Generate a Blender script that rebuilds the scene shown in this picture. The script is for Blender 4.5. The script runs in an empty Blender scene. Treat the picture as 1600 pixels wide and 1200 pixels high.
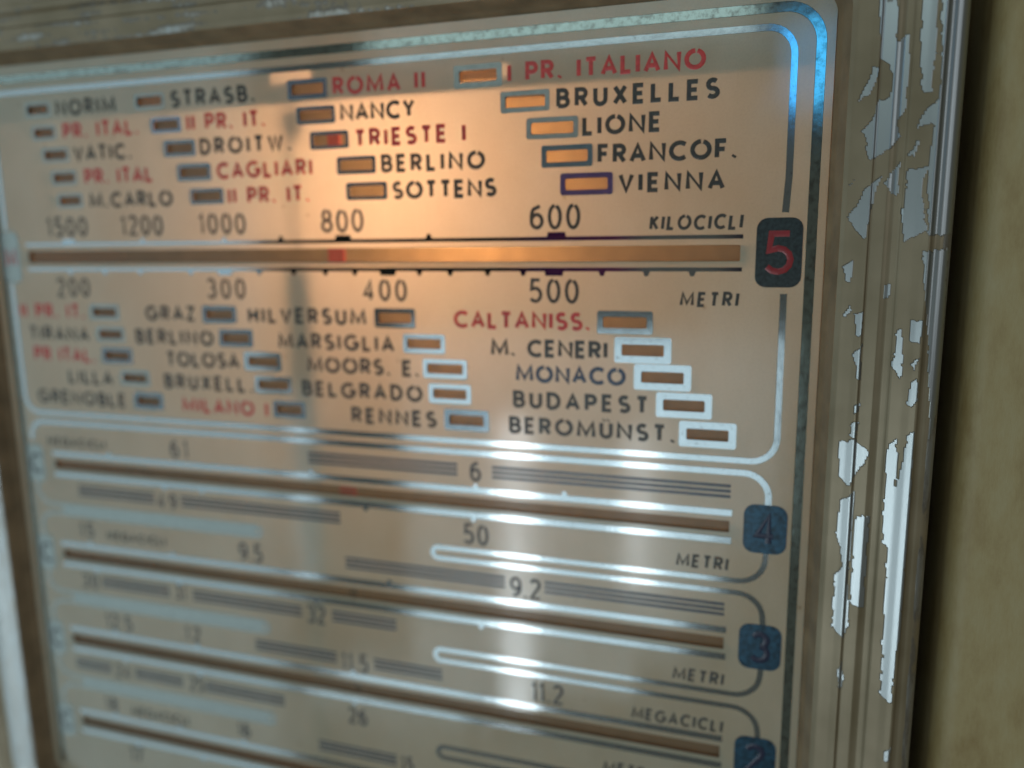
# Vintage radio tuning dial, close-up. All plane measures are in millimetres on the dial:
# X to the right, Z up, depth towards the viewer = h (Blender -Y). MM converts to metres.
import bpy, bmesh, math, random
from mathutils import Vector, Matrix, geometry, noise

MM = 0.001
D = 120.0                       # lens distance from the dial plane, mm
sc = bpy.context.scene
col = sc.collection

# ------------------------------------------------------------------ camera
cam_d = bpy.data.cameras.new('camera')
cam = bpy.data.objects.new('camera', cam_d); col.objects.link(cam)
cam_d.sensor_width = 36.0
cam_d.lens = 1264.3 / 1600 * 36.0
cam_d.clip_start = 0.002; cam_d.clip_end = 20.0
cam.matrix_world = Matrix(((0.95155882, -0.04319545, 0.30441743, 0.0),
                           (0.30724474, 0.17120624, -0.93610314, -D * MM),
                           (-0.01168277, 0.98428785, 0.17618438, 0.0),
                           (0, 0, 0, 1)))
cam_d.dof.use_dof = True
cam_d.dof.focus_distance = 0.106
cam_d.dof.aperture_fstop = cam_d.lens / 3.5
cam_d.dof.aperture_blades = 7
sc.camera = cam

# ------------------------------------------------------------------ light
sc.view_settings.view_transform = 'Standard'
sc.view_settings.look = 'None'
sc.view_settings.exposure = 0.2
sc.view_settings.gamma = 1.0
w = bpy.data.worlds.new('World'); sc.world = w; w.use_nodes = True
w.node_tree.nodes['Background'].inputs[0].default_value = (0.11, 0.115, 0.10, 1)
w.node_tree.nodes['Background'].inputs[1].default_value = 1.0
sc.cycles.max_bounces = 8
sc.cycles.transparent_max_bounces = 8
sc.cycles.sample_clamp_indirect = 3.0

def room_light(name, x0, x1, z0, z1, radiance, colour, dist=1200.0):
    """an area light; x/z give where the flat dial mirrors it"""
    k = (1 + dist / D) * MM
    l = bpy.data.lights.new(name, 'AREA'); l.shape = 'RECTANGLE'
    l.size = (x1 - x0) * k; l.size_y = (z1 - z0) * k
    l.energy = radiance * math.pi * l.size * l.size_y
    l.color = colour
    o = bpy.data.objects.new(name, l); col.objects.link(o)
    o.location = ((x0 + x1) / 2 * k, -dist * MM, (z0 + z1) / 2 * k)
    o.rotation_euler = (math.radians(90), 0, 0)
    return o
for x0, x1, z0, z1 in ((-58, 1.8, -45, -14), (-58, -7, -56.5, -45.1), (-58, -11.5, -65, -56.6), (-58, -18.5, -74, -65.1), (-72, -35, -79, -74.1), (-80, -48, -84, -79.1)):
    room_light('window_pane_light', x0, x1, z0, z1, 1.45, (0.72, 0.92, 1.0))    # the window, its lower right cut off by a slanting drape
room_light('curtain_gap_light', -41.3, -35.9, -80, -28, 7.0, (0.85, 0.95, 1.0), 1190)
room_light('curtain_gap_light', -21.0, -16.2, -56, -29, 4.2, (0.85, 0.95, 1.0), 1190)
room_light('curtain_gap_light', -80.5, -76.5, -62, -26, 2.0, (0.7, 0.9, 1.0), 1190)
room_light('side_wall_light', -215, -84, -150, 50, 0.78, (0.66, 0.90, 1.0))  # glowing panel standing in for the bright wall on the left
room_light('upper_window_light', -62, -4, 26.5, 60, 1.3, (0.72, 0.93, 0.95))
room_light('blue_sky_light', -.2, 7.5, 17, 28, 3.6, (0.05, 0.48, 1.0))
room_light('right_fill_light', 60, 125, -20, 70, 0.9, (0.85, 0.93, 1.0))  # added without a known source, brightens the surround's outer rim and the cabinet

TEXTS = [
    ('NORIM', 'k', -125.1, -111.6, 22.80, 2.85),
    ('STRASB.', 'k', -99.9, -83.0, 22.80, 2.85),
    ('PR. ITAL.', 'r', -124.0, -107.1, 18.75, 2.85),
    ('II PR. IT.', 'r', -97.0, -81.3, 18.75, 2.85),
    ('VATIC.', 'k', -122.1, -109.1, 14.70, 2.85),
    ('DROITW.', 'k', -94.7, -76.6, 14.70, 2.85),
    ('PR. ITAL', 'r', -120.1, -104.9, 10.60, 2.85),
    ('CAGLIARI', 'r', -91.6, -72.9, 10.60, 2.85),
    ('M.CARLO', 'k', -119.5, -101.1, 6.40, 2.85),
    ('II PR. IT.', 'r', -89.7, -73.7, 6.40, 2.85),
    ('ROMA II', 'r', -68.5, -52.4, 22.80, 2.85),
    ('I PR. ITALIANO', 'r', -39.2, -10.4, 22.80, 2.85),
    ('NANCY', 'k', -67.4, -54.3, 18.75, 2.85),
    ('BRUXELLES', 'k', -31.7, -8.4, 18.75, 2.85),
    ('TRIESTE I', 'r', -65.0, -45.9, 14.70, 2.85),
    ('LIONE', 'k', -27.8, -16.3, 14.70, 2.85),
    ('BERLINO', 'k', -60.5, -42.9, 10.60, 2.85),
    ('FRANCOF.', 'k', -25.5, -5.8, 10.60, 2.85),
    ('SOTTENS', 'k', -58.7, -41.1, 6.40, 2.85),
    ('VIENNA', 'k', -22.4, -7.3, 6.40, 2.85),
    ('1500', 'n', -130.2, -120.6, 1.35, 3.70),
    ('1200', 'n', -113.0, -103.7, 1.35, 3.70),
    ('1000', 'n', -96.1, -86.5, 1.35, 3.70),
    ('800', 'n', -71.9, -64.0, 1.35, 3.85),
    ('600', 'n', -35.9, -28.0, 1.35, 3.85),
    ('KILOCICLI', 's', -17.8, -4.7, 0.97, 2.20),
    ('200', 'n', -129.4, -121.5, -9.80, 3.70),
    ('300', 'n', -95.5, -87.4, -9.80, 3.70),
    ('400', 'n', -64.7, -56.7, -9.80, 3.70),
    ('500', 'n', -36.1, -28.2, -9.80, 3.85),
    ('METRI', 's', -13.2, -4.9, -9.96, 2.20),
    ('II PR. IT.', 'r', -139.1, -123.3, -13.90, 2.85),
    ('TIRANA', 'k', -137.4, -122.8, -18.20, 2.85),
    ('PR ITAL.', 'r', -136.8, -121.8, -22.20, 2.85),
    ('LILLA', 'k', -128.9, -118.2, -26.40, 2.85),
    ('GRENOBLE', 'k', -137.1, -115.6, -30.60, 2.85),
    ('GRAZ', 'k', -109.3, -98.3, -13.90, 2.85),
    ('BERLINO', 'k', -112.0, -94.8, -18.20, 2.85),
    ('TOLOSA', 'k', -105.5, -89.7, -22.20, 2.85),
    ('BRUXELL.', 'k', -106.4, -87.2, -26.40, 2.85),
    ('MILANO I', 'r', -102.8, -84.4, -30.60, 2.85),
    ('HILVERSUM', 'k', -87.3, -64.3, -13.90, 2.85),
    ('MARSIGLIA', 'k', -81.5, -59.3, -18.20, 2.85),
    ('MOORS. E.', 'k', -76.0, -55.0, -22.20, 2.85),
    ('BELGRADO', 'k', -77.3, -54.5, -26.40, 2.85),
    ('RENNES', 'k', -67.9, -52.1, -30.60, 2.85),
    ('CALTANISS.', 'r', -48.7, -26.4, -13.90, 2.85),
    ('M. CENERI', 'k', -42.5, -23.7, -18.20, 2.85),
    ('MONACO', 'b', -38.4, -20.9, -22.20, 2.85),
    ('BUDAPEST', 'k', -38.9, -17.4, -26.40, 2.85),
    ('BEROMÜNST.', 'k', -39.6, -13.3, -30.60, 2.85),
    ('MEGACICLI', 's', -136.1, -121.7, -39.13, 1.90),
    ('61', 'd', -106.4, -102.4, -39.60, 3.60),
    ('6', 'd', -46.5, -44.5, -39.23, 3.60),
    ('49', 'd', -110.5, -106.0, -49.89, 3.20),
    ('50', 'd', -47.9, -43.4, -50.23, 3.70),
    ('METRI', 's', -12.8, -5.0, -49.97, 2.20),
    ('15', 'd', -130.3, -126.8, -57.69, 3.20),
    ('MEGACICLI', 's', -123.7, -109.5, -57.53, 1.90),
    ('9.5', 'd', -92.9, -87.7, -58.37, 3.70),
    ('9.2', 'd', -39.8, -34.4, -58.67, 3.70),
    ('30', 'd', -131.1, -127.0, -68.50, 3.20),
    ('31', 'd', -108.2, -105.7, -68.18, 3.20),
    ('32', 'd', -79.1, -75.1, -68.84, 3.70),
    ('METRI', 's', -12.9, -5.0, -68.95, 2.20),
    ('12.5', 'd', -126.1, -119.5, -76.77, 3.50),
    ('12', 'd', -106.8, -103.1, -76.56, 3.30),
    ('11.5', 'd', -72.4, -66.9, -77.13, 3.70),
    ('11.2', 'd', -36.3, -30.6, -76.90, 3.70),
    ('24', 'd', -125.0, -121.2, -87.41, 3.20),
    ('25', 'd', -106.8, -103.3, -87.20, 3.30),
    ('26', 'd', -71.5, -67.6, -87.66, 3.40),
    ('MEGACICLI', 's', -19.3, -4.9, -76.98, 2.20),
    ('18', 'd', -128.6, -125.4, -95.28, 3.20),
    ('MEGACICLI', 's', -121.9, -107.9, -95.33, 2.20),
    ('16', 'd', -96.3, -93.3, -95.09, 3.20),
    ('15', 'd', -61.2, -58.6, -95.44, 3.30),
    ('METRI', 's', -23.9, -16.1, -87.69, 2.20),
    ('17', 'd', -123.4, -120.1, -105.89, 3.50),
]
WINDOWS = [
    (-132.2, -126.3, 24.20, 2.6),
    (-107.5, -101.2, 24.20, 2.6),
    (-131.1, -125.6, 20.10, 2.6),
    (-104.4, -98.1, 20.10, 2.6),
    (-129.3, -123.1, 16.10, 2.6),
    (-102.1, -95.5, 16.10, 2.8),
    (-127.7, -121.8, 12.00, 2.6),
    (-99.7, -92.7, 12.00, 2.9),
    (-126.8, -121.0, 7.90, 2.6),
    (-97.4, -90.5, 7.90, 2.7),
    (-76.8, -69.5, 24.20, 3.1),
    (-47.7, -40.0, 24.20, 3.4),
    (-75.4, -68.3, 20.10, 2.8),
    (-40.3, -32.7, 20.10, 3.1),
    (-73.1, -66.0, 16.10, 2.8),
    (-36.3, -28.4, 16.10, 3.1),
    (-68.4, -61.4, 12.00, 2.8),
    (-34.0, -26.2, 12.00, 3.2),
    (-66.9, -59.6, 7.90, 2.8),
    (-31.1, -23.2, 7.90, 3.2),
    (-122.0, -115.2, -12.50, 3.0),
    (-120.9, -114.4, -16.60, 2.8),
    (-120.2, -113.1, -20.60, 3.0),
    (-116.3, -109.6, -24.70, 2.9),
    (-113.7, -107.0, -28.95, 3.2),
    (-96.8, -89.7, -12.50, 3.1),
    (-93.6, -86.6, -16.60, 3.1),
    (-88.7, -81.1, -20.60, 3.3),
    (-86.8, -79.3, -24.70, 3.0),
    (-83.4, -76.9, -28.95, 3.0),
    (-62.8, -55.4, -12.50, 3.2),
    (-57.7, -50.3, -16.60, 3.1),
    (-54.3, -46.6, -20.60, 3.1),
    (-53.4, -46.0, -24.70, 3.2),
    (-50.8, -43.0, -28.95, 3.5),
    (-25.4, -17.0, -12.50, 3.5),
    (-22.7, -14.2, -16.60, 3.9),
    (-19.7, -11.2, -20.60, 3.9),
    (-16.3, -8.1, -24.70, 3.8),
    (-12.8, -4.5, -28.95, 3.9),
]
STRIPES = [
    (-76.9, -48.7, -37.40),
    (-42.6, -5.0, -37.40),
    (-129.4, -111.1, -48.00),
    (-105.0, -71.1, -48.00),
    (-70.5, -40.7, -56.20),
    (-33.8, -5.3, -56.20),
    (-126.0, -109.6, -66.80),
    (-104.1, -80.1, -66.80),
    (-73.8, -61.0, -66.80),
    (-90.6, -73.3, -74.90),
    (-65.7, -52.5, -74.90),
    (-135.1, -126.0, -85.70),
    (-120.0, -108.3, -85.70),
    (-102.9, -85.1, -85.70),
    (-78.1, -62.0, -93.40),
]
FLAKES = [
    [(10.7, 29.3), (12.7, 29.1), (13.1, 23.3), (14.5, 24.1), (14.6, 19.6), (14.5, 15.6), (13.6, 13.8), (14.4, 12.3), (12.9, 11.0), (11.9, 10.1), (10.8, 9.2), (9.7, 12.8), (11.2, 14.8), (11.3, 16.7), (12.4, 16.6), (12.9, 18.4), (12.3, 20.9), (11.2, 21.9)],
    [(15.4, 28.9), (17.1, 28.7), (17.3, 23.4), (17.1, 17.2), (16.5, 16.8), (15.9, 18.2)],
    [(17.5, 28.7), (21.4, 28.3), (21.3, 16.9), (20.8, 10.7), (21.0, -0.0), (18.1, -0.0), (17.3, 7.6), (17.8, 13.1), (15.7, 13.0), (16.6, 14.8), (18.2, 16.7)],
    [(10.6, 20.8), (11.4, 20.5), (10.3, 17.6), (9.0, 16.8)],
    [(14.4, 9.3), (14.2, 4.6), (12.6, 6.6)],
    [(15.3, 8.3), (17.3, 8.3), (16.8, 6.2), (17.8, 0.5), (15.9, -0.2), (15.3, -0.2), (15.2, 5.3)],
    [(16.0, 11.6), (16.2, 11.3), (15.7, 9.7), (15.2, 10.0)],
    [(9.6, 7.1), (8.7, 6.1), (8.5, 6.2)],
    [(10.4, 5.4), (12.3, 7.8), (11.2, 3.0), (10.9, -0.2), (10.0, 0.6), (8.7, 2.1)],
    [(14.9, 3.4), (15.9, 3.4), (15.9, -0.2), (15.4, -0.9)],
    [(8.4, -4.3), (9.6, -3.1), (9.6, -4.8), (9.2, -6.3), (8.9, -6.1)],
    [(8.8, -10.4), (9.5, -9.2), (9.7, -9.8), (9.1, -10.6)],
    [(10.0, -10.1), (11.2, -9.6), (11.1, -12.9), (10.5, -12.6)],
    [(10.4, -15.2), (11.2, -14.1), (11.4, -19.0), (10.8, -18.8)],
    [(15.2, -12.3), (16.0, -12.5), (16.3, -17.5), (16.1, -18.3), (15.1, -16.8)],
    [(16.8, -11.2), (18.2, -11.0), (18.0, -14.2), (16.8, -14.0)],
    [(17.0, -16.7), (18.1, -16.0), (17.5, -17.5)],
    [(17.2, -18.8), (18.2, -18.4), (18.2, -21.5), (17.6, -22.1), (17.0, -21.6)],
    [(10.9, -22.4), (11.6, -22.1), (11.3, -23.5), (10.7, -23.8)],
    [(10.5, -25.1), (11.6, -24.8), (11.2, -27.4), (10.5, -27.0)],
    [(17.3, -26.2), (18.2, -25.7), (18.0, -28.3), (17.4, -28.4)],
    [(13.4, -6.8), (14.2, -6.3), (14.2, -8.0), (13.6, -8.3)],
    [(17.4, -1.9), (20.7, -1.9), (21.2, -21.6), (20.2, -26.8), (18.9, -11.7)],
    [(10.4, -25.5), (11.5, -25.1), (11.2, -27.5), (10.7, -27.3)],
    [(9.2, -27.9), (11.2, -27.5), (12.9, -28.9), (12.6, -30.9), (11.4, -32.4), (11.0, -33.5), (9.5, -32.2)],
    [(9.9, -35.5), (11.6, -34.5), (11.6, -42.0), (11.4, -46.2), (11.9, -54.8), (11.2, -56.6), (9.7, -54.8), (9.6, -47.3), (10.7, -45.4), (9.5, -40.8)],
    [(11.9, -38.3), (13.7, -38.2), (13.7, -44.5), (13.6, -51.0), (11.9, -50.7), (11.8, -44.8)],
    [(15.2, -27.3), (16.3, -26.7), (16.6, -36.0), (16.3, -41.4), (15.4, -41.3), (15.2, -34.8)],
    [(17.6, -25.8), (18.2, -25.5), (18.4, -41.2), (18.4, -56.1), (16.6, -56.4), (16.4, -41.4), (16.6, -33.3)],
    [(16.0, -40.3), (17.9, -40.1), (18.2, -54.3), (18.1, -61.2), (17.8, -64.8), (16.5, -63.9), (16.2, -53.2)],
    [(10.8, -61.0), (11.2, -59.4), (11.8, -62.3), (11.3, -64.2)],
    [(17.5, -71.7), (18.4, -71.0), (18.2, -73.1), (17.5, -73.6)],
]
# ------------------------------------------------------------------ materials
def mat(name):
    m = bpy.data.materials.new(name); m.use_nodes = True
    nt = m.node_tree; b = nt.nodes['Principled BSDF']
    return m, nt, b
def node(nt, t, **kw):
    n = nt.nodes.new(t)
    for k, v in kw.items():
        if k in n.inputs: n.inputs[k].default_value = v
        else: setattr(n, k, v)
    return n
def coords(nt, scale=(1, 1, 1)):
    t = node(nt, 'ShaderNodeTexCoord'); mp = node(nt, 'ShaderNodeMapping')
    mp.inputs['Scale'].default_value = [s * 1000 for s in scale]      # texture units = mm
    nt.links.new(t.outputs['Object'], mp.inputs[0]); return mp.outputs[0]
def noise_node(nt, vec, scale, detail=4, rough=.55):
    n = node(nt, 'ShaderNodeTexNoise'); n.inputs['Scale'].default_value = scale
    n.inputs['Detail'].default_value = detail; n.inputs['Roughness'].default_value = rough
    nt.links.new(vec, n.inputs['Vector']); return n.outputs['Fac']
def ramp(nt, fac, stops):
    r = node(nt, 'ShaderNodeValToRGB'); e = r.color_ramp.elements
    while len(e) < len(stops): e.new(.5)
    for i, (p, c) in enumerate(stops):
        e[i].position = p; e[i].color = (*c, 1) if len(c) == 3 else c
    nt.links.new(fac, r.inputs[0]); return r.outputs[0]
def bump(nt, b, h, dist, strength=.5):
    n = node(nt, 'ShaderNodeBump'); n.inputs['Distance'].default_value = dist * MM
    n.inputs['Strength'].default_value = strength
    nt.links.new(h, n.inputs['Height']); nt.links.new(n.outputs[0], b.inputs['Normal'])
def simple(name, c, rough=.5, metal=0.0, var=.15, scale=.8, bmp=0.0, spec=.5):
    m, nt, b = mat(name)
    v = coords(nt); f = noise_node(nt, v, scale)
    cc = ramp(nt, f, [(.3, tuple(x * (1 - var) for x in c)), (.7, tuple(min(1, x * (1 + var)) for x in c))])
    nt.links.new(cc, b.inputs['Base Color'])
    b.inputs['Roughness'].default_value = rough; b.inputs['Metallic'].default_value = metal
    b.inputs['Specular IOR Level'].default_value = spec
    if bmp: bump(nt, b, f, bmp)
    return m

# cream paint on the dial, lets the lamp behind glow through
M_plate, nt, b = mat('cream_dial_paint')
v = coords(nt)
f1 = noise_node(nt, v, .03, 3); f2 = noise_node(nt, v, 2.2, 5, .6)
c1 = ramp(nt, f1, [(.3, (.465, .44, .335)), (.7, (.55, .525, .405))])
f2 = noise_node(nt, v, 3.2, 8, .8); c2 = ramp(nt, f2, [(.30, (.80, .80, .79)), (.5, (1, 1, 1)), (.72, (1.1, 1.09, 1.06))])
mx = node(nt, 'ShaderNodeMix', data_type='RGBA', blend_type='MULTIPLY'); mx.inputs[0].default_value = 1
nt.links.new(c1, mx.inputs[6]); nt.links.new(c2, mx.inputs[7])
vo = node(nt, 'ShaderNodeTexVoronoi'); vo.inputs['Scale'].default_value = .16; vo.inputs['Randomness'].default_value = 1
nt.links.new(v, vo.inputs['Vector'])
dd = node(nt, 'ShaderNodeMath', operation='MULTIPLY_ADD'); dd.inputs[1].default_value = .25; nt.links.new(f2, dd.inputs[0]); nt.links.new(vo.outputs['Distance'], dd.inputs[2])
sm0 = noise_node(nt, coords(nt, (1, 1, .6)), .11, 6, .65)
smc = ramp(nt, sm0, [(.35, (.90, .88, .84)), (.6, (1, 1, 1))])
ms0 = node(nt, 'ShaderNodeMix', data_type='RGBA', blend_type='MULTIPLY'); ms0.inputs[0].default_value = 1
nt.links.new(mx.outputs[2], ms0.inputs[6]); nt.links.new(smc, ms0.inputs[7]); mx = ms0
sp = ramp(nt, dd.outputs[0], [(.155, (.45, .36, .22)), (.19, (1, 1, 1))])
m2 = node(nt, 'ShaderNodeMix', data_type='RGBA', blend_type='MULTIPLY'); m2.inputs[0].default_value = .8
nt.links.new(mx.outputs[2], m2.inputs[6]); nt.links.new(sp, m2.inputs[7]); nt.links.new(m2.outputs[2], b.inputs['Base Color'])
b.inputs['Roughness'].default_value = .05; b.inputs['IOR'].default_value = 1.66
f3 = noise_node(nt, v, .12, 2); bump(nt, b, f3, .02, .4)
sm = noise_node(nt, coords(nt, (1, 1, .5)), .06, 5, .7); rr = node(nt, 'ShaderNodeMapRange'); rr.inputs['From Min'].default_value = .35; rr.inputs['From Max'].default_value = .7
rr.inputs['To Min'].default_value = .03; rr.inputs['To Max'].default_value = .17; nt.links.new(sm, rr.inputs[0]); nt.links.new(rr.outputs[0], b.inputs['Roughness'])
tr = node(nt, 'ShaderNodeBsdfTranslucent'); tr.inputs[0].default_value = (.90, .77, .64, 1)
ms = node(nt, 'ShaderNodeMixShader'); ms.inputs[0].default_value = .32
nt.links.new(b.outputs[0], ms.inputs[1]); nt.links.new(tr.outputs[0], ms.inputs[2])
nt.links.new(ms.outputs[0], nt.nodes['Material Output'].inputs[0])

def silver(name, painted_refl=0.0, sc_=1.6, tone=(.31, .34, .355)):
    """silvered print: a dull mirror, pitted with small dark specks; optionally with dark reflections painted along X"""
    m, nt, b = mat(name)
    v = coords(nt)
    f = noise_node(nt, v, sc_, 6, .7)
    cc = ramp(nt, f, [(.30, (.09, .085, .075)), (.40 if sc_ > 1 else .52, tone), (.8, tuple(x * 1.12 for x in tone))])
    b.inputs['Metallic'].default_value = 1.0
    b.inputs['Roughness'].default_value = .085
    f2 = noise_node(nt, v, .5, 2); bump(nt, b, f2, .012, .5)
    if painted_refl:
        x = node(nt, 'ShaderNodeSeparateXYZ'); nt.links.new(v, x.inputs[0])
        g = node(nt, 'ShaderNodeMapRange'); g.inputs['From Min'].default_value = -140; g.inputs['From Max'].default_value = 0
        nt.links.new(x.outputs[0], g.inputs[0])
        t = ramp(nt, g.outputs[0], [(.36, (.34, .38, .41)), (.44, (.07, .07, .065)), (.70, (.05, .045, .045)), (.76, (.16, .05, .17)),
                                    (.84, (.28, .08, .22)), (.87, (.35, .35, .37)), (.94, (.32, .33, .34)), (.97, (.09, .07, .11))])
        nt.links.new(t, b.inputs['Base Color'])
    else:
        nt.links.new(cc, b.inputs['Base Color'])
    return m
M_silver = silver('silvered_print')
M_painted_refl = silver('silver_print_painted_reflection', 1)  # mirror image of the dark camera and clothing painted into the line colour
M_edge = silver('crazed_silver_edge', 0, .9, (.24, .28, .26))
M_wash = simple('thin_silver_wash', (.27, .285, .27), .28, 1.0, .12, 1.0)
M_silver_blue = simple('silver_painted_blue_reflection', (.19, .22, .27), .2, 1.0)  # these three silvers carry what the window outlines reflect as base colour
M_silver_dark = simple('silver_painted_dark_reflection', (.16, .19, .21), .25, 1.0)
M_silver_violet = simple('silver_painted_violet_reflection', (.17, .10, .20), .25, 1.0)
M_black = simple('black_lettering_ink', (.030, .026, .020), .28, 0, .4, 2.0)
M_grey = simple('grey_lettering_ink', (.035, .034, .040), .28, 0, .4, 2.0)
M_red_dark = simple('dull_red_numeral_ink', (.26, .012, .015), .3)
M_blue = simple('blue_lettering_ink', (.035, .055, .10), .25, 0, .4, 2.0)
M_red = simple('red_lettering_ink', (.52, .035, .03), .3, 0, .25, 2.0)
M_badge = simple('black_glossy_badge', (.014, .022, .022), .3, 0, .8, 1.8, .03)  # near-black mottled tone for the top right badge
M_badge_blue = simple('blue_black_glossy_badge', (.012, .050, .085), .28, .3, .7, 1.2, .03)  # bluer tone for the badges below
M_violet = simple('violet_numeral_ink', (.010, .012, .04), .3)
M_stripe = simple('grey_stripe_ink', (.055, .06, .075), .25, .2, .25, .8)
M_card = simple('brown_backing_card', (.31, .235, .145), .8, 0, .15, .3, .1)
M_shade = simple('dark_brown_paper', (.055, .035, .022), .85, 0, .2, .5)
M_glow_mask = simple('glow_mask_paper', (.07, .04, .025), .85, 0, .2, .5)
_n = M_glow_mask.node_tree; _t = _n.nodes.new('ShaderNodeBsdfTranslucent'); _t.inputs[0].default_value = (.75, .60, .45, 1)
_m = _n.nodes.new('ShaderNodeMixShader'); _m.inputs[0].default_value = .55
_n.links.new(_n.nodes['Principled BSDF'].outputs[0], _m.inputs[1]); _n.links.new(_t.outputs[0], _m.inputs[2]); _n.links.new(_m.outputs[0], _n.nodes['Material Output'].inputs[0])
M_inside = simple('inner_wood', (.10, .06, .035), .8, 0, .2, .2)
M_pointer = simple('red_pointer_enamel', (.55, .03, .02), .35, 0, .1)

# amber celluloid behind the clear slots
M_pane, nt, b = mat('amber_celluloid')
b.inputs['Base Color'].default_value = (.50, .36, .23, 1); b.inputs['Roughness'].default_value = .12
t = node(nt, 'ShaderNodeBsdfTransparent'); t.inputs[0].default_value = (.95, .84, .66, 1)
ms = node(nt, 'ShaderNodeMixShader'); ms.inputs[0].default_value = .70
nt.links.new(b.outputs[0], ms.inputs[1]); nt.links.new(t.outputs[0], ms.inputs[2])
nt.links.new(ms.outputs[0], nt.nodes['Material Output'].inputs[0])

# gilt moulding: khaki plastic under a silvery coat that has flaked (vertex mask 'coat')
M_frame, nt, b = mat('flaking_gilt_plastic')
v = coords(nt, (1, 1, .35)); vv = coords(nt)
f = noise_node(nt, v, .9, 6, .65); f2 = noise_node(nt, vv, .08, 3)
base = ramp(nt, f2, [(.3, (.165, .125, .068)), (.7, (.26, .205, .13))])
at = node(nt, 'ShaderNodeAttribute'); at.attribute_name = 'coat'
ad = node(nt, 'ShaderNodeMath', operation='ADD'); sb = node(nt, 'ShaderNodeMath', operation='MULTIPLY_ADD')
sb.inputs[1].default_value = .7; sb.inputs[2].default_value = -.35
nt.links.new(f, sb.inputs[0]); nt.links.new(at.outputs['Fac'], ad.inputs[0]); nt.links.new(sb.outputs[0], ad.inputs[1])
mk = ramp(nt, ad.outputs[0], [(.28, (0, 0, 0)), (.5, (.4, .4, .4)), (.85, (1, 1, 1))])
cm = node(nt, 'ShaderNodeMix', data_type='RGBA'); nt.links.new(mk, cm.inputs[0])
gr = ramp(nt, ad.outputs[0], [(.30, (1, 1, 1)), (.39, (.45, .40, .34)), (.45, (.6, .55, .5)), (.55, (1, 1, 1))])
mg = node(nt, 'ShaderNodeMix', data_type='RGBA', blend_type='MULTIPLY'); mg.inputs[0].default_value = 1
nt.links.new(base, mg.inputs[6]); nt.links.new(gr, mg.inputs[7]); nt.links.new(mg.outputs[2], cm.inputs[6]); cm.inputs[7].default_value = (.33, .35, .355, 1)
nt.links.new(cm.outputs[2], b.inputs['Base Color'])
mt_ = node(nt, 'ShaderNodeMapRange'); mt_.inputs['To Min'].default_value = .3; nt.links.new(mk, mt_.inputs[0]); nt.links.new(mt_.outputs[0], b.inputs['Metallic'])
rg = node(nt, 'ShaderNodeMapRange'); rg.inputs['To Min'].default_value = .36; rg.inputs['To Max'].default_value = .30
nt.links.new(mk, rg.inputs[0]); nt.links.new(rg.outputs[0], b.inputs['Roughness'])
bump(nt, b, mk, .12, .7)

M_lip = simple('orange_brown_varnish', (.24, .165, .095), .35, 0, .25, .25, .03)

# olive lacquered cabinet
M_cab, nt, b = mat('olive_cabinet_lacquer')
v = coords(nt, (1, 1, .4)); f = noise_node(nt, v, .10, 5, .6); g = noise_node(nt, coords(nt, (1, 1, .25)), 2.2, 6, .7)
f = noise_node(nt, v, .22, 8, .7); cc = ramp(nt, f, [(.3, (.27, .185, .07)), (.5, (.35, .265, .12)), (.75, (.385, .32, .175))])
nt.links.new(cc, b.inputs['Base Color']); b.inputs['Roughness'].default_value = .5; bump(nt, b, g, .12, .6)

# ------------------------------------------------------------------ builders
def pt(x, z, h=0.0): return Vector((x * MM, -h * MM, z * MM))
def obj(name, verts, faces, m, parent=None, smooth=False, attr=None):
    me = bpy.data.meshes.new(name); me.from_pydata([tuple(p) for p in verts], [], faces); me.update()
    if m: me.materials.append(m)
    if smooth: me.polygons.foreach_set('use_smooth', [True] * len(me.polygons))
    if attr:
        a = me.attributes.new('coat', 'FLOAT', 'POINT'); a.data.foreach_set('value', attr)
    o = bpy.data.objects.new(name, me); col.objects.link(o)
    if parent: o.parent = parent
    return o
def tag(o, label=None, cat=None, group=None, kind=None):
    for k, val in (('label', label), ('category', cat), ('group', group), ('kind', kind)):
        if val: o[k] = val
    return o
def thing(name, label, cat):
    o = bpy.data.objects.new(name, None); col.objects.link(o); o.empty_display_size = .01
    return tag(o, label, cat)

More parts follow.
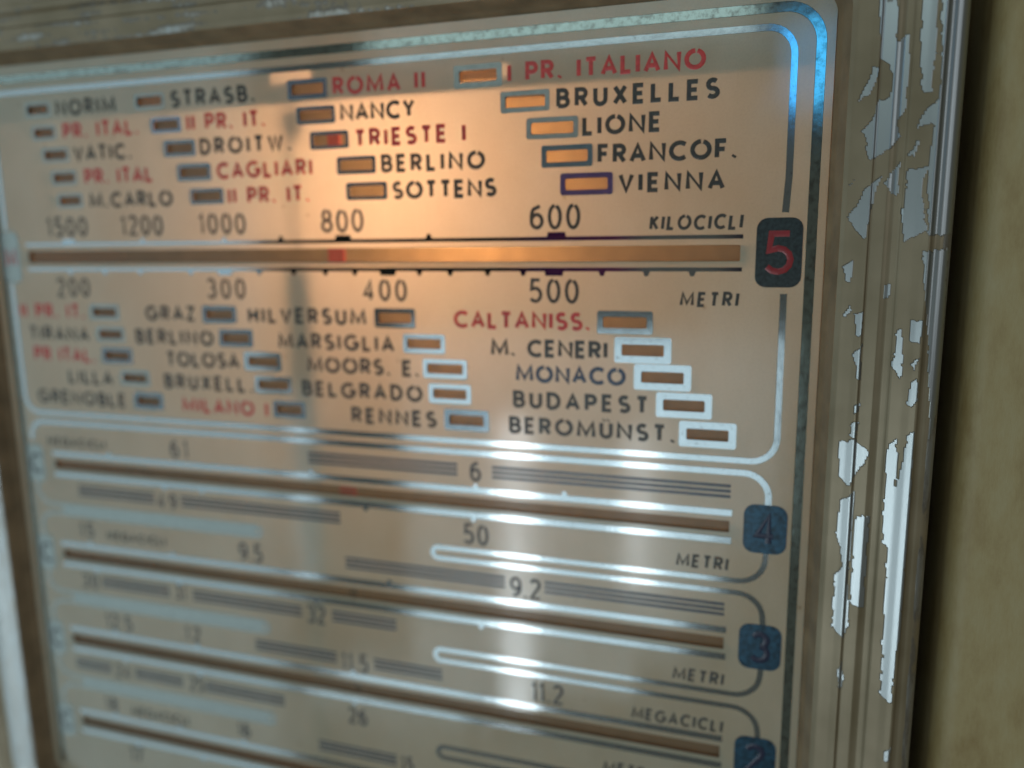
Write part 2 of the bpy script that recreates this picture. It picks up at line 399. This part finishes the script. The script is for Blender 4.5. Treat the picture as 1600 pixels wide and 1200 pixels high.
class Geo:
    def __init__(s): s.v = []; s.f = []
    def ribbon(s, pts, wid, h0, h1, closed=False, dome=False):
        """strip along a path: flat top (or a ridge when dome) and sloping sides, joined mitred"""
        P = []
        for p in pts:
            if not P or (Vector(p) - P[-1]).length > .02: P.append(Vector(p))
        n = len(P); b0 = len(s.v); r = wid / 2
        prof = [(-1, h0), (-.55, h0 + (h1 - h0) * .8), (0, h1), (.55, h0 + (h1 - h0) * .8), (1, h0)] if dome else \
               [(-1, h0), (-.93, h1), (.93, h1), (1, h0)]
        for i in range(n):
            a = P[i - 1] if (i > 0 or closed) else None; c = P[(i + 1) % n] if (i < n - 1 or closed) else None
            d1 = (P[i] - a).normalized() if a is not None else None; d2 = (c - P[i]).normalized() if c is not None else None
            t = (d1 + d2).normalized() if d1 is not None and d2 is not None else (d1 if d1 is not None else d2)
            nn = Vector((-t[1], t[0])); k = 1.0
            if d1 is not None and d2 is not None: k = min(1.5, 1 / max(.3, abs(Vector((-d1[1], d1[0])).dot(nn))))
            for u, h in prof: s.v.append(pt(P[i][0] + nn[0] * u * r * k, P[i][1] + nn[1] * u * r * k, h))
        m = len(prof)
        for i in range(n if closed else n - 1):
            for j in range(m - 1):
                a0 = b0 + i * m + j; a1 = b0 + ((i + 1) % n) * m + j
                s.f.append((a0, a0 + 1, a1 + 1, a1))
        if not closed:
            s.f.append(tuple(b0 + j for j in range(m))[::-1]); s.f.append(tuple(b0 + (n - 1) * m + j for j in range(m)))
    def ring(s, po, pi, h0, h1):
        b0 = len(s.v); n = len(po)
        for p, hh in ((po, h0), (po, h1), (pi, h1), (pi, h0)): s.v += [pt(x, z, hh) for x, z in p]
        for i in range(n):
            j = (i + 1) % n
            for k in range(3): s.f.append((b0 + k * n + i, b0 + k * n + j, b0 + k * n + n + j, b0 + k * n + n + i))
    def slab(s, pts, h0, h1):
        """raised convex plate from an outline (counter-clockwise)"""
        b0 = len(s.v); n = len(pts)
        s.v += [pt(x, z, h1) for x, z in pts] + [pt(x, z, h0) for x, z in pts]
        s.f.append(tuple(b0 + i for i in range(n)))
        for i in range(n):
            j = (i + 1) % n; s.f.append((b0 + i, b0 + n + i, b0 + n + j, b0 + j))
    def box(s, x0, x1, z0, z1, h0, h1):
        b0 = len(s.v)
        s.v += [pt(x, z, h) for h in (h0, h1) for x, z in ((x0, z0), (x1, z0), (x1, z1), (x0, z1))]
        s.f += [tuple(b0 + i for i in q) for q in ((4, 5, 6, 7), (3, 2, 1, 0), (0, 1, 5, 4), (1, 2, 6, 5), (2, 3, 7, 6), (3, 0, 4, 7))]
    def make(s, name, m, parent=None, smooth=False): return obj(name, s.v, s.f, m, parent, smooth)

def arc(cx, cz, rx, rz, a0, a1, n=8):
    return [(cx + rx * math.cos(math.radians(a0 + (a1 - a0) * i / n)), cz + rz * math.sin(math.radians(a0 + (a1 - a0) * i / n))) for i in range(n + 1)]
def rrect(x0, x1, z0, z1, r, n=5):
    return arc(x1 - r, z0 + r, r, r, -90, 0, n) + arc(x1 - r, z1 - r, r, r, 0, 90, n) + arc(x0 + r, z1 - r, r, r, 90, 180, n) + arc(x0 + r, z0 + r, r, r, 180, 270, n)

# drawn lettering: every glyph is a set of pen strokes in a box of height 1; (strokes, width)
GL = {
 'A': ([[(0, 0), (.36, 1), (.72, 0)], [(.13, .32), (.59, .32)]], .72),
 'B': ([[(0, 0), (0, 1), (.30, 1)] + arc(.30, .76, .22, .24, 90, -90, 6) + [(0, .52)], [(.02, .52), (.32, .52)] + arc(.32, .26, .26, .26, 90, -90, 6) + [(0, 0)]], .56),
 'C': ([arc(.48, .5, .48, .5, 48, 312, 12)], .78),
 'D': ([[(0, 0), (0, 1), (.26, 1)] + arc(.26, .5, .42, .5, 90, -90, 9) + [(0, 0)]], .68),
 'E': ([[(.48, 1), (0, 1), (0, 0), (.48, 0)], [(0, .51), (.43, .51)]], .48),
 'F': ([[(.48, 1), (0, 1), (0, 0)], [(0, .5), (.42, .5)]], .48),
 'G': ([arc(.48, .5, .48, .5, 48, 330, 12) + [(.92, .46), (.55, .46)]], .92),
 'H': ([[(0, 0), (0, 1)], [(.60, 0), (.60, 1)], [(0, .5), (.60, .5)]], .60),
 'I': ([[(0, 0), (0, 1)]], .02),
 'K': ([[(0, 0), (0, 1)], [(.52, 1), (.02, .42)], [(.18, .58), (.56, 0)]], .56),
 'L': ([[(0, 1), (0, 0), (.46, 0)]], .46),
 'M': ([[(0, 0), (.05, 1), (.48, .12), (.91, 1), (.96, 0)]], .96),
 'N': ([[(0, 0), (0, 1), (.72, 0), (.72, 1)]], .72),
 'O': ([arc(.47, .5, .47, .5, 90, 435, 18)], .94),
 'P': ([[(0, 0), (0, 1), (.30, 1)] + arc(.30, .73, .24, .27, 90, -90, 6) + [(0, .46)]], .54),
 'R': ([[(0, 0), (0, 1), (.30, 1)] + arc(.30, .74, .24, .26, 90, -90, 6) + [(0, .48)], [(.26, .47), (.56, 0)]], .56),
 'S': ([arc(.27, .745, .25, .255, 40, 250, 7) + arc(.27, .25, .27, .25, 75, -145, 8)], .54),
 'T': ([[(.28, 0), (.28, .97)], [(0, 1), (.56, 1)]], .56),
 'U': ([[(0, 1), (0, .31)] + arc(.30, .31, .30, .31, 180, 360, 9) + [(.60, 1)]], .60),
 'V': ([[(0, 1), (.34, 0), (.68, 1)]], .68),
 'W': ([[(0, 1), (.24, 0), (.48, .95), (.72, 0), (.96, 1)]], .96),
 'X': ([[(0, 0), (.60, 1)], [(0, 1), (.60, 0)]], .60),
 'Y': ([[(0, 1), (.30, .45), (.60, 1)], [(.30, .43), (.30, 0)]], .60),
 'Z': ([[(0, 1), (.54, 1), (0, 0), (.56, 0)]], .56),
 '.': ([[(0, .0), (.05, .10)]], .08), ' ': ([], .26),
 '0': ([arc(.25, .5, .25, .5, 90, 435, 16)], .50),
 '1': ([[(0, .80), (.16, 1), (.16, 0)]], .20),
 '2': ([arc(.24, .75, .24, .25, 160, -30, 7) + [(0, 0), (.50, 0)]], .50),
 '3': ([arc(.23, .76, .22, .24, 150, -80, 7), arc(.23, .27, .25, .27, 85, -150, 8)], .48),
 '4': ([[(.36, 0), (.36, 1), (0, .27), (.50, .27)]], .50),
 '5': ([[(.44, 1), (.08, 1), (.04, .56)] + arc(.22, .31, .26, .31, 120, -145, 9)], .48),
 '6': ([[(.40, .98), (.24, .90)] + arc(.25, .5, .25, .42, 125, 180, 3) + arc(.25, .30, .25, .30, 180, 520, 12)], .50),
 '7': ([[(0, 1), (.48, 1), (.14, 0)]], .48),
 '8': ([arc(.25, .76, .20, .24, 90, 435, 12), arc(.25, .26, .25, .26, 90, 435, 12)], .50),
 '9': ([[(.10, .02), (.26, .10)] + arc(.25, .5, .25, .42, -55, 0, 3) + arc(.25, .70, .25, .30, 0, 340, 12)], .50),
}
GL['Ü'] = (GL['U'][0] + [[(.13, 1.16), (.19, 1.24)], [(.41, 1.16), (.47, 1.24)]], .60)
def text(s, x0, x1, z, h, stroke, wide, lean=0.0, rnd=None):
    g = Geo(); h_in = h - stroke
    adv = [GL[c][1] * wide * h_in for c in s]
    gaps = len(s) - 1
    track = (x1 - x0 - stroke - sum(adv)) / gaps if gaps else 0
    k = 1.0
    TG = stroke + .30
    if gaps and track < TG:                # too tight: narrow the letters instead
        k = max(.6, (x1 - x0 - stroke - TG * gaps) / sum(adv)); track = (x1 - x0 - stroke - sum(adv) * k) / gaps
    x = x0 + stroke / 2; zb = z + stroke / 2; q = 0
    if not gaps: x += max(0, (x1 - x0 - stroke - adv[0]) / 2)
    for c, a in zip(s, adv):
        jit = (rnd.uniform(-.05, .05) if rnd else 0)
        for st in GL[c][0]:
            pts = [(x + px * wide * h_in * k + lean * pz * h_in, zb + jit + pz * h_in) for px, pz in st]
            if c == '.': pts = [(x, zb - .08), (x + .18, zb + .22)]
            g.ribbon(pts, stroke, .004, .055 + .004 * (q % 3), dome=True); q += 1
        x += a * k + track
    return g

# ------------------------------------------------------------------ dial plate
X0, X1, Z0, Z1 = -144.0, 6.2, -113.0, 32.2
dial = thing('dial_plate', 'cream glass tuning dial printed with black and red station names and silvered lines', 'radio dial')
BARS = [(-135.4, -4.9, -1.15, -3.45), (-134.6, -5.0, -41.95, -43.75), (-135.1, -5.2, -60.75, -62.7), (-135.2, -5.2, -79.2, -81.3), (-135.2, -5.2, -97.9, -99.9)]
holes = []
WBF = lambda h: min(1.05, max(.42, .44 + (h - 2.6) * .46))      # printed border of a station window
for (a, c, z, h) in WINDOWS:
    WB = WBF(h); holes.append(rrect(a + WB, c - WB, z - h / 2 + WB, z + h / 2 - WB, .28, 3))
for (a, c, zt, zb) in BARS: holes.append(rrect(a, c, zb, zt, .2, 2))
vs, eds, fcs = [], [], []
def loop(p):
    b0 = len(vs); vs.extend(Vector(q) for q in p); n = len(p); eds.extend((b0 + i, b0 + (i + 1) % n) for i in range(n))
loop([(X0, Z0), (X1, Z0), (X1, Z1), (X0, Z1)])
for hl in holes: loop(hl)
r = geometry.delaunay_2d_cdt(vs, eds, [], 0, 1e-5)
bb = [(min(p[0] for p in hl), max(p[0] for p in hl), min(p[1] for p in hl), max(p[1] for p in hl)) for hl in holes]
tv, tf = r[0], r[2]
keep = []
for f in tf:
    cx = sum(tv[i][0] for i in f) / 3; cz = sum(tv[i][1] for i in f) / 3
    if not any(a < cx < c and d < cz < e for a, c, d, e in bb): keep.append(tuple(f))
pv = [pt(p[0], p[1], 0) for p in tv]
def ccw(f):
    a, b_, c = (tv[i] for i in f); return ((b_[0] - a[0]) * (c[1] - a[1]) - (b_[1] - a[1]) * (c[0] - a[0])) > 0
keep = [f if ccw(f) else f[::-1] for f in keep]
NPV, NKF = len(pv), len(keep)
for hl in holes + [[(X0, Z0), (X1, Z0), (X1, Z1), (X0, Z1)][::-1]]:   # cut edges, half a millimetre deep
    b0 = len(pv); n = len(hl); pv += [pt(x, z, 0) for x, z in hl] + [pt(x, z, -.5) for x, z in hl]
    keep += [(b0 + i, b0 + (i + 1) % n, b0 + n + (i + 1) % n, b0 + n + i) for i in range(n)]
obj('painted_panel', pv[:NPV], keep[:NKF], M_plate, dial)
obj('cut_edge', pv[NPV:], [tuple(i - NPV for i in f) for f in keep[NKF:]], M_inside, dial)

rnd = random.Random(4)
INK = {'k': M_black, 'r': M_red, 'b': M_blue, 'n': M_black, 's': M_black, 'd': M_grey}
for (s, kind, a, c, z, h) in TEXTS:
    st, wd, lean = {'n': (.56, 1.02, 0), 's': (.46, .95, .09), 'd': (.52, .95, 0)}.get(kind, (.64, 1.12, 0))
    g = text(s, a, c, z, h, st, wd, lean, rnd)
    nm = {'n': 'scale_number', 'd': 'scale_number', 's': 'unit_name'}.get(kind, 'station_name')
    tag(g.make(nm, INK[kind], dial), '%s printed %s %s' % ({'r': 'red', 'b': 'bluish', 'd': 'dark grey'}.get(kind, 'black'),
        {'scale_number': 'number', 'unit_name': 'unit', 'station_name': 'name'}[nm], s))

tint = {13: M_wash, 15: M_wash, 11: M_wash, 10: M_silver_blue, 12: M_silver_dark, 14: M_silver_dark, 16: M_silver_dark, 18: M_silver_dark, 3: M_silver_blue, 5: M_silver_dark, 7: M_silver_dark,
        9: M_silver_dark, 17: M_silver_dark, 19: M_silver_violet, 25: M_silver_dark, 26: M_silver_dark, 29: M_silver_dark, 34: M_silver_dark,
        20: M_wash, 21: M_wash, 22: M_silver_dark, 23: M_wash, 24: M_silver_dark}  # reflected tones painted outline by outline
for i, (a, c, z, h) in enumerate(WINDOWS):
    g = Geo(); WB = WBF(h); q = WB / 2
    g.ring(rrect(a, c, z - h / 2, z + h / 2, .35, 3), rrect(a + WB + .05, c - WB - .05, z - h / 2 + WB + .05, z + h / 2 - WB - .05, .22, 3), .003, .035)
    wf = g.make('station_window', tint.get(i, M_wash if c < -95 else M_silver), dial)
    g = Geo(); g.slab([(a + WB - .2, z - h / 2 + WB - .2), (c - WB + .2, z - h / 2 + WB - .2), (c - WB + .2, z + h / 2 - WB + .2), (a + WB - .2, z + h / 2 - WB + .2)], -.9, -.65)
    g.make('pane', M_pane, wf)

for (a, c, z) in STRIPES:
    g = Geo()
    for k in (-1, 0, 1): g.ribbon([(a, z + k * .82 + .05), (c, z + k * .82 + .05)], .50, .003, .035)
    g.make('triple_stripe', M_stripe, dial)

# tuning slots: pane, silvered line above and below, tick marks
up = [-125.3, -108.4, -91.0, -79.7, -67.9, -52.6, -31.7]
lo = [-125.6, -117.5, -109.5, -98.5, -91.4, -84.4, -77.6, -71.5, -66.0, -60.0, -54.4, -49.1, -42.8, -37.0, -32.1, -24.7, -18.1, -11.5]
for i, (a, c, zt, zb) in enumerate(BARS):
    g = Geo(); g.slab([(a - .3, zb - .3), (c + .3, zb - .3), (c + .3, zt + .3), (a - .3, zt + .3)], -.9, -.65)
    g.make('slot_pane', M_pane, dial)
    for sgn, ze in ((1, zt), (-1, zb)):
        wd = .6 if i == 0 else 1.05
        zz = ze + sgn * (1.15 if i == 0 else 1.25)
        g = Geo(); g.ribbon([(a - .4, zz), (c + .3, zz)] if i else [(a - .4, zz), (-75.0, zz), (c + .3, zz)], wd, .003, .04)
        ln = g.make('scale_line', M_painted_refl if i == 0 else M_silver, dial)
        if i == 0: ticks = up if sgn > 0 else lo
        else: ticks = {(1, 1): [-121, -76.5, -45.5, -30.5], (1, -1): [-108.5, -66, -46, -100], (2, 1): [-108, -128, -62], (2, -1): [-107, -77, -45, -127],
                       (3, 1): [-104, -124, -70], (3, -1): [-104, -122, -70], (4, 1): [-126, -95, -110], (4, -1): [-121, -60, -105]}[(i, sgn)]
        for x in ticks:
            g = Geo(); big = i == 0 and x in (-67.9, -31.7, -32.1, -60.0, -91.4, -125.3)
            w2 = 1.5 if big else .55; e = zz + sgn * wd * .4
            p = [(x - w2, e), (x + w2, e), (x + (w2 * .9 if big else .25), e + sgn * .75), (x - (w2 * .9 if big else .25), e + sgn * .75)]
            g.slab(p if sgn > 0 else p[::-1], .003, .055)
            g.make('tick_mark', M_painted_refl if i == 0 else M_silver, ln)

# number badges and the silvered border lines that link them
LX, RX = -140.3, 1.15
def line(name, pts, wd, m=M_silver):
    g = Geo(); g.ribbon(pts, wd, .003, .045); return g.make(name, m, dial)
line('border_line', [(.9, 3.2), (RX, 8), (RX, 20.0)] + arc(RX - 3.6, 23.9, 3.6, 3.6, 0, 90, 8) + [(-60, 27.5), (-110, 27.5), (LX + 3, 27.5)] + arc(LX + 3, 24.5, 3, 3, 90, 180, 6) + [(LX, 2.8)], .95)
line('border_line', [(LX, -7.4), (LX, -29)] + arc(LX + 3.2, -29.3, 3.2, 3.2, 180, 270, 6) + [(-76, -32.5), (-40, -32.5), (-2.5, -32.5)] + arc(-2.4, -28.9, 3.6, 3.6, -90, 0, 8)[1:] + [(RX, -8.0)], .95)
boxes = [(-39.0, -46.5), (-57.9, -65.2), (-76.7, -84.0), (-95.5, -102.8)]     # right-hand badges 4, 3, 2, 1
bounds = [-34.35, -51.3, -53.2, -70.0, -72.1, -88.8, -90.9]
line('border_line', [(-139.8, -38.2)] + arc(-136.6, -37.6, 3.2, 3.25, 180, 90, 6) + [(-76, -34.35), (-40, -34.35), (-3.2, -34.35)] + arc(-3.2, -38, 3.6, 3.65, 90, 10, 7) + [(.4, -39.2)], 1.0)
for i in range(3):
    zt, zb = bounds[1 + 2 * i], bounds[2 + 2 * i]; zm = (zt + zb) / 2; rr = (zt - zb) / 2
    yb, yt = boxes[i][1], boxes[i + 1][0]
    line('border_line', [(.4, yb + .2)] + arc(-3.6, zt + 3.7, 3.9, 3.7, -5, -90, 7) + [(-30, zt)] + arc(-52.6, zm, rr, rr, 90, 270, 8) + [(-30, zb)] + arc(-3.6, zb - 3.7, 3.9, 3.7, 90, 5, 7) + [(.4, yt - .2)], .85, M_silver)
    g = Geo(); g.slab([(-134, zb + .3), (-88.6, zb + .3), (-88.6, zt - .3), (-134, zt - .3)], .002, .02); g.make('silver_wash', M_wash, dial)
    line('border_line', [(-139.6, yb + 1)] + arc(-136.6, zt + 3.4, 3.2, 3.4, 185, 270, 6) + [(-110, zt)] + arc(-88.6, zm, rr, rr, 90, -90, 8) + [(-110, zb)] + arc(-136.6, zb - 3.4, 3.2, 3.4, 90, 175, 6) + [(-139.6, yt - 1)], .8, M_wash)
line('edge_line', [(4.45, -110), (4.45, -30), (4.45, 24)] + arc(-.2, 25.2, 4.65, 4.7, 0, 90, 9)[0:] + [(-50, 29.9), (-100, 29.9), (-138, 29.9)] + arc(-138, 26, 3.9, 3.9, 95, 180, 6) + [(-141.9, -60), (-141.9, -110)], 1.35, M_edge)

def badge(x0, x1, z0, z1, r, m, s, ms, hgt, lbl, stroke=.75, wide=1.15, ring=False):
    g = Geo(); g.slab(rrect(x0, x1, z0, z1, r, 5), .01, .09)
    bd = tag(g.make('number_badge', m, dial), lbl)
    cx, cz = (x0 + x1) / 2, (z0 + z1) / 2; wdt = GL[s][1] * wide * (hgt - stroke) + stroke
    g = text(s, cx - wdt / 2, cx + wdt / 2, cz - hgt / 2, hgt, stroke, wide)
    for q in g.v: q.y -= .1 * MM
    g.make('numeral', ms, bd)
badge(-2.8, 3.35, -7.1, 2.5, 1.5, M_badge, '5', M_red_dark, 6.1, 'black badge with red numeral 5', .85, 1.25)
for (zt, zb), s in zip(boxes, '4321'):
    badge(-3.0, 3.2, zb, zt, 1.6, M_badge_blue, s, M_violet, 5.2, 'blue black badge with dark numeral ' + s, .9, 1.1)
badge(-142.0, -137.5, -7.2, 2.6, 1.4, M_wash, 'M', M_red, 3.4, 'silvered badge with small red letter M', .5, .8)
for zt, zb in boxes: badge(-141.6, -137.4, zb - .4, zt - .2, 1.4, M_wash, 'C', M_grey, 4.2, 'silvered badge with grey letter C', .55, .8)

# made-up paper strip added behind the dial top to cut off the lamp glow, open at three windows
g = Geo(); z0, z1 = 21.1, 31.2
xs = [(-142, -134.2), (-131.4, -78.0), (-71.0, -48.3), (-40.9, 5)]
for a, c in xs: g.box(a, c, z0, z1, -2.6, -2.3)
for a, c, zz in ((-134.2, -131.4, 25.6), (-78.0, -71.0, 25.7), (-48.3, -40.9, 24.2)):
    g.box(a, c, zz, z1, -2.6, -2.3); g.box(a, c, z0, zz - 1.9, -2.6, -2.3)
g.make('added_glow_mask', M_glow_mask, dial)

# ------------------------------------------------------------------ tuning pointer and dial lamp, behind the plate
ptr = thing('tuning_pointer', 'thin red tuning pointer seen through the slots behind the dial', 'pointer')
g = Geo(); xp, hp = -69.35 * (D + 6) / D, -6.0
g.box(xp - .25, xp + .25, -3, 15, hp - .4, hp - .1); g.box(xp - .6, xp + 1.7, 15, 18.6, hp - .5, hp); g.box(xp - 1.6, xp + 1.6, -46.5, -1, hp - .5, hp)
g.make('needle', M_pointer, ptr)
g = Geo(); g.box(xp - 4, xp + 4, -112, -107, hp - 3, hp - .5); g.box(xp - .6, xp + .6, -107, -46.5, hp - .5, hp - .1); g.make('carriage', M_shade, ptr)

lamp = thing('dial_lamp', 'small warm bulb glowing behind the upper middle of the dial', 'lamp')
M_bulb, nt, b = mat('warm_filament_bulb')
b.inputs['Base Color'].default_value = (1, .8, .5, 1)
b.inputs['Emission Color'].default_value = (1.0, .55, .27, 1); b.inputs['Emission Strength'].default_value = 112.0
M_brass = simple('brass_lamp_socket', (.5, .36, .15), .35, 1.0)
def lathe(prof, cx, cz, h0, n=20):
    g = Geo()
    for (rr, dh) in prof:
        for k in range(n):
            a = 2 * math.pi * k / n; g.v.append(pt(cx + rr * math.cos(a), cz + rr * math.sin(a), h0 + dh))
    for j in range(len(prof) - 1):
        for k in range(n):
            g.f.append((j * n + k, j * n + (k + 1) % n, (j + 1) * n + (k + 1) % n, (j + 1) * n + k))
    return g
LXP, LZP, LHP = -60.0, 10.5, -25.0
lathe([(.01, 5), (2.0, 4.6), (3.5, 3.2), (4.2, .8), (3.8, -1.6), (2.6, -3.4), (2.2, -4.4)], LXP, LZP, LHP).make('bulb', M_bulb, lamp, True)
lathe([(2.4, -4), (2.4, -9), (.01, -9)], LXP, LZP, LHP).make('socket', M_brass, lamp, True)

# ------------------------------------------------------------------ gilt moulding round the dial
PROF = [(1.1, -.6), (1.1, .35), (1.5, .7), (1.8, 1.5), (2.1, 2.5), (2.6, 3.5), (3.2, 3.8), (3.9, 3.95), (4.9, 4.2), (5.85, 4.5), (5.95, 4.48), (6.1, 4.15), (6.3, 4.15), (7.1, 4.35), (7.9, 4.5),
        (8.2, 4.35), (8.8, 4.3), (9.5, 4.5), (9.8, 4.75), (10.6, 4.95), (11.2, 5.1), (11.5, 5.2), (12.2, 5.45), (12.9, 5.65), (13.1, 5.6), (13.4, 5.0), (13.8, 4.75), (14.4, 4.75), (15.0, 4.55), (15.5, 4.1), (15.9, 3.3), (16.05, 2.3), (16.1, -9)]
def refine(p, step):
    out = [p[0]]
    for a, c in zip(p, p[1:]):
        n = max(1, int(math.hypot(c[0] - a[0], c[1] - a[1]) / step)) if c[0] < 16.05 and c[0] > 3 else 1
        for k in range(1, n + 1): out.append((a[0] + (c[0] - a[0]) * k / n, a[1] + (c[1] - a[1]) * k / n))
    return out
PROF = refine(PROF, .18)
FX0, FX1, FZ0, FZ1 = -143.0, 5.2, -112.0, 31.2
def outline(o, step=.4):
    r0 = 3.2 + o; cx0, cx1, cz0, cz1 = FX0 + 3.2, FX1 - 3.2, FZ0 + 3.2, FZ1 - 3.2
    pts = []
    def seg(a, c, n):
        for k in range(n): pts.append((a[0] + (c[0] - a[0]) * k / n, a[1] + (c[1] - a[1]) * k / n))
    def cor(cx, cz, a0, n=16):
        for k in range(n): t = math.radians(a0 + 90 * k / n); pts.append((cx + r0 * math.cos(t), cz + r0 * math.sin(t)))
    seg((cx1 + r0, cz0), (cx1 + r0, cz1), 900); cor(cx1, cz1, 0)
    seg((cx1, cz1 + r0), (cx0, cz1 + r0), 420); cor(cx0, cz1, 90)
    seg((cx0 - r0, cz1), (cx0 - r0, cz0), 120); cor(cx0, cz0, 180)
    seg((cx0, cz0 - r0), (cx1, cz0 - r0), 60); cor(cx1, cz0, 270)
    return pts
def inside(x, z, poly):
    c = False; n = len(poly)
    for i in range(n):
        x1, z1 = poly[i]; x2, z2 = poly[i - 1]
        if (z1 > z) != (z2 > z) and x < (x2 - x1) * (z - z1) / (z2 - z1) + x1: c = not c
    return c
FB = [(p, min(q[0] for q in p), max(q[0] for q in p), min(q[1] for q in p), max(q[1] for q in p)) for p in FLAKES]
def coat(x, z, o, h):
    n = noise.noise(Vector((x * .35, z * .12, 3.1))); n2 = noise.noise(Vector((x * 1.3, z * .6, 9.0)))
    if x > FX1 + 1 and z < 32:                      # right-hand side: flake shapes
        if o < 3.2: return .12 + .2 * n
        n3 = noise.noise(Vector(((x + z * .5) * 2.2, (z - x * .4) * 1.1, 4.4)))
        jx, jz = x + .25 * n2 + .12 * n3, z + .8 * n + .28 * n3
        for p, a, c, d, e in FB:
            if a - .3 < jx < c + .3 and d - .3 < jz < e + .3 and inside(jx, jz, p): return 1.0
        if 14.6 < o: return .42 + .35 * n
        return .08 + .2 * n2
    if z > FZ1 + .5:                                            # along the top: mostly bare, specks and streaks
        if o < 2.2: return .1 + .2 * n
        s = noise.noise(Vector((x * .10, z * .9, 1.7)))
        return .22 + .55 * s + .2 * n2
    if x < FX0: return .75 if 2.7 < o < 8 else .2                    # far left side keeps its coat
    return .2
fr = thing('dial_surround', 'stepped gilt plastic moulding round the dial with its silvery coat flaking off', 'dial surround')
NP = len(outline(0))
def sweep(name, prof, m, with_coat):
    verts, vals = [], []
    for (o, h) in prof:
        for (x, z) in outline(o): verts.append(pt(x, z, h)); vals.append(max(0, min(1, coat(x, z, o, h))) if with_coat else 0)
    faces = []
    for j in range(len(prof) - 1):
        for k in range(NP):
            a = j * NP + k; c = j * NP + (k + 1) % NP; faces.append((c, a, a + NP, c + NP))
    return obj(name, verts, faces, m, fr, True, vals)
KN = next(i for i, p in enumerate(PROF) if p[0] >= 2.6)
sweep('inner_lip', PROF[:KN + 1], M_lip, False)
sweep('moulding', PROF[KN:], M_frame, True)

# ------------------------------------------------------------------ cabinet
cab = thing('radio_cabinet', 'olive brown radio cabinet beyond the dark gap at the right edge of the dial frame', 'radio cabinet')
def plank(name, prof, z0, z1, m, n=1):
    g = Geo()
    for z in (z0, z1):
        for x, h in prof: g.v.append(pt(x, z, h))
    k = len(prof); g.f = [(i, i + 1, k + i + 1, k + i) for i in range(k - 1)]
    return g.make(name, m, cab, True)
edge = [(24.6, -30), (24.6, -3.0)] + [(27.6 - 3.0 * math.cos(math.radians(a)), -3.0 + 3.0 * math.sin(math.radians(a))) for a in range(10, 91, 10)] + [(90, 0)]
plank('front_panel', edge, -170, 120, M_cab)
plank('front_panel', [(-162.4 - (x - 24.6), h) for x, h in edge], 120, -170, M_cab)
g = Geo(); g.box(-147.5, 9.0, -117, 36, -39.5, -38); g.make('backing_board', M_card, cab)
g = Geo()
g.box(-148.5, -147.5, -117, 36, -39, -1); g.box(9.0, 10.0, -117, 36, -39, -1)
g.box(-148.5, 10, 36, 37, -39, -1); g.box(-148.5, 10, -118, -117, -39, -1)
g.make('light_box_wall', M_inside, cab)
g = Geo(); g.box(-165, 27, -140, 60, -34, -30.5)
g2 = Geo()
for bx in ((10.2, 24.4, -170, 120), (-162.2, -148.7, -170, 120)): g2.box(*bx, -32, -30)
for bx in ((-148.4, 9.9, 37.2, 120), (-148.4, 9.9, -170, -118.2)): g2.box(*bx, -32, -30)
g2.make('gap_liner', M_shade, cab)
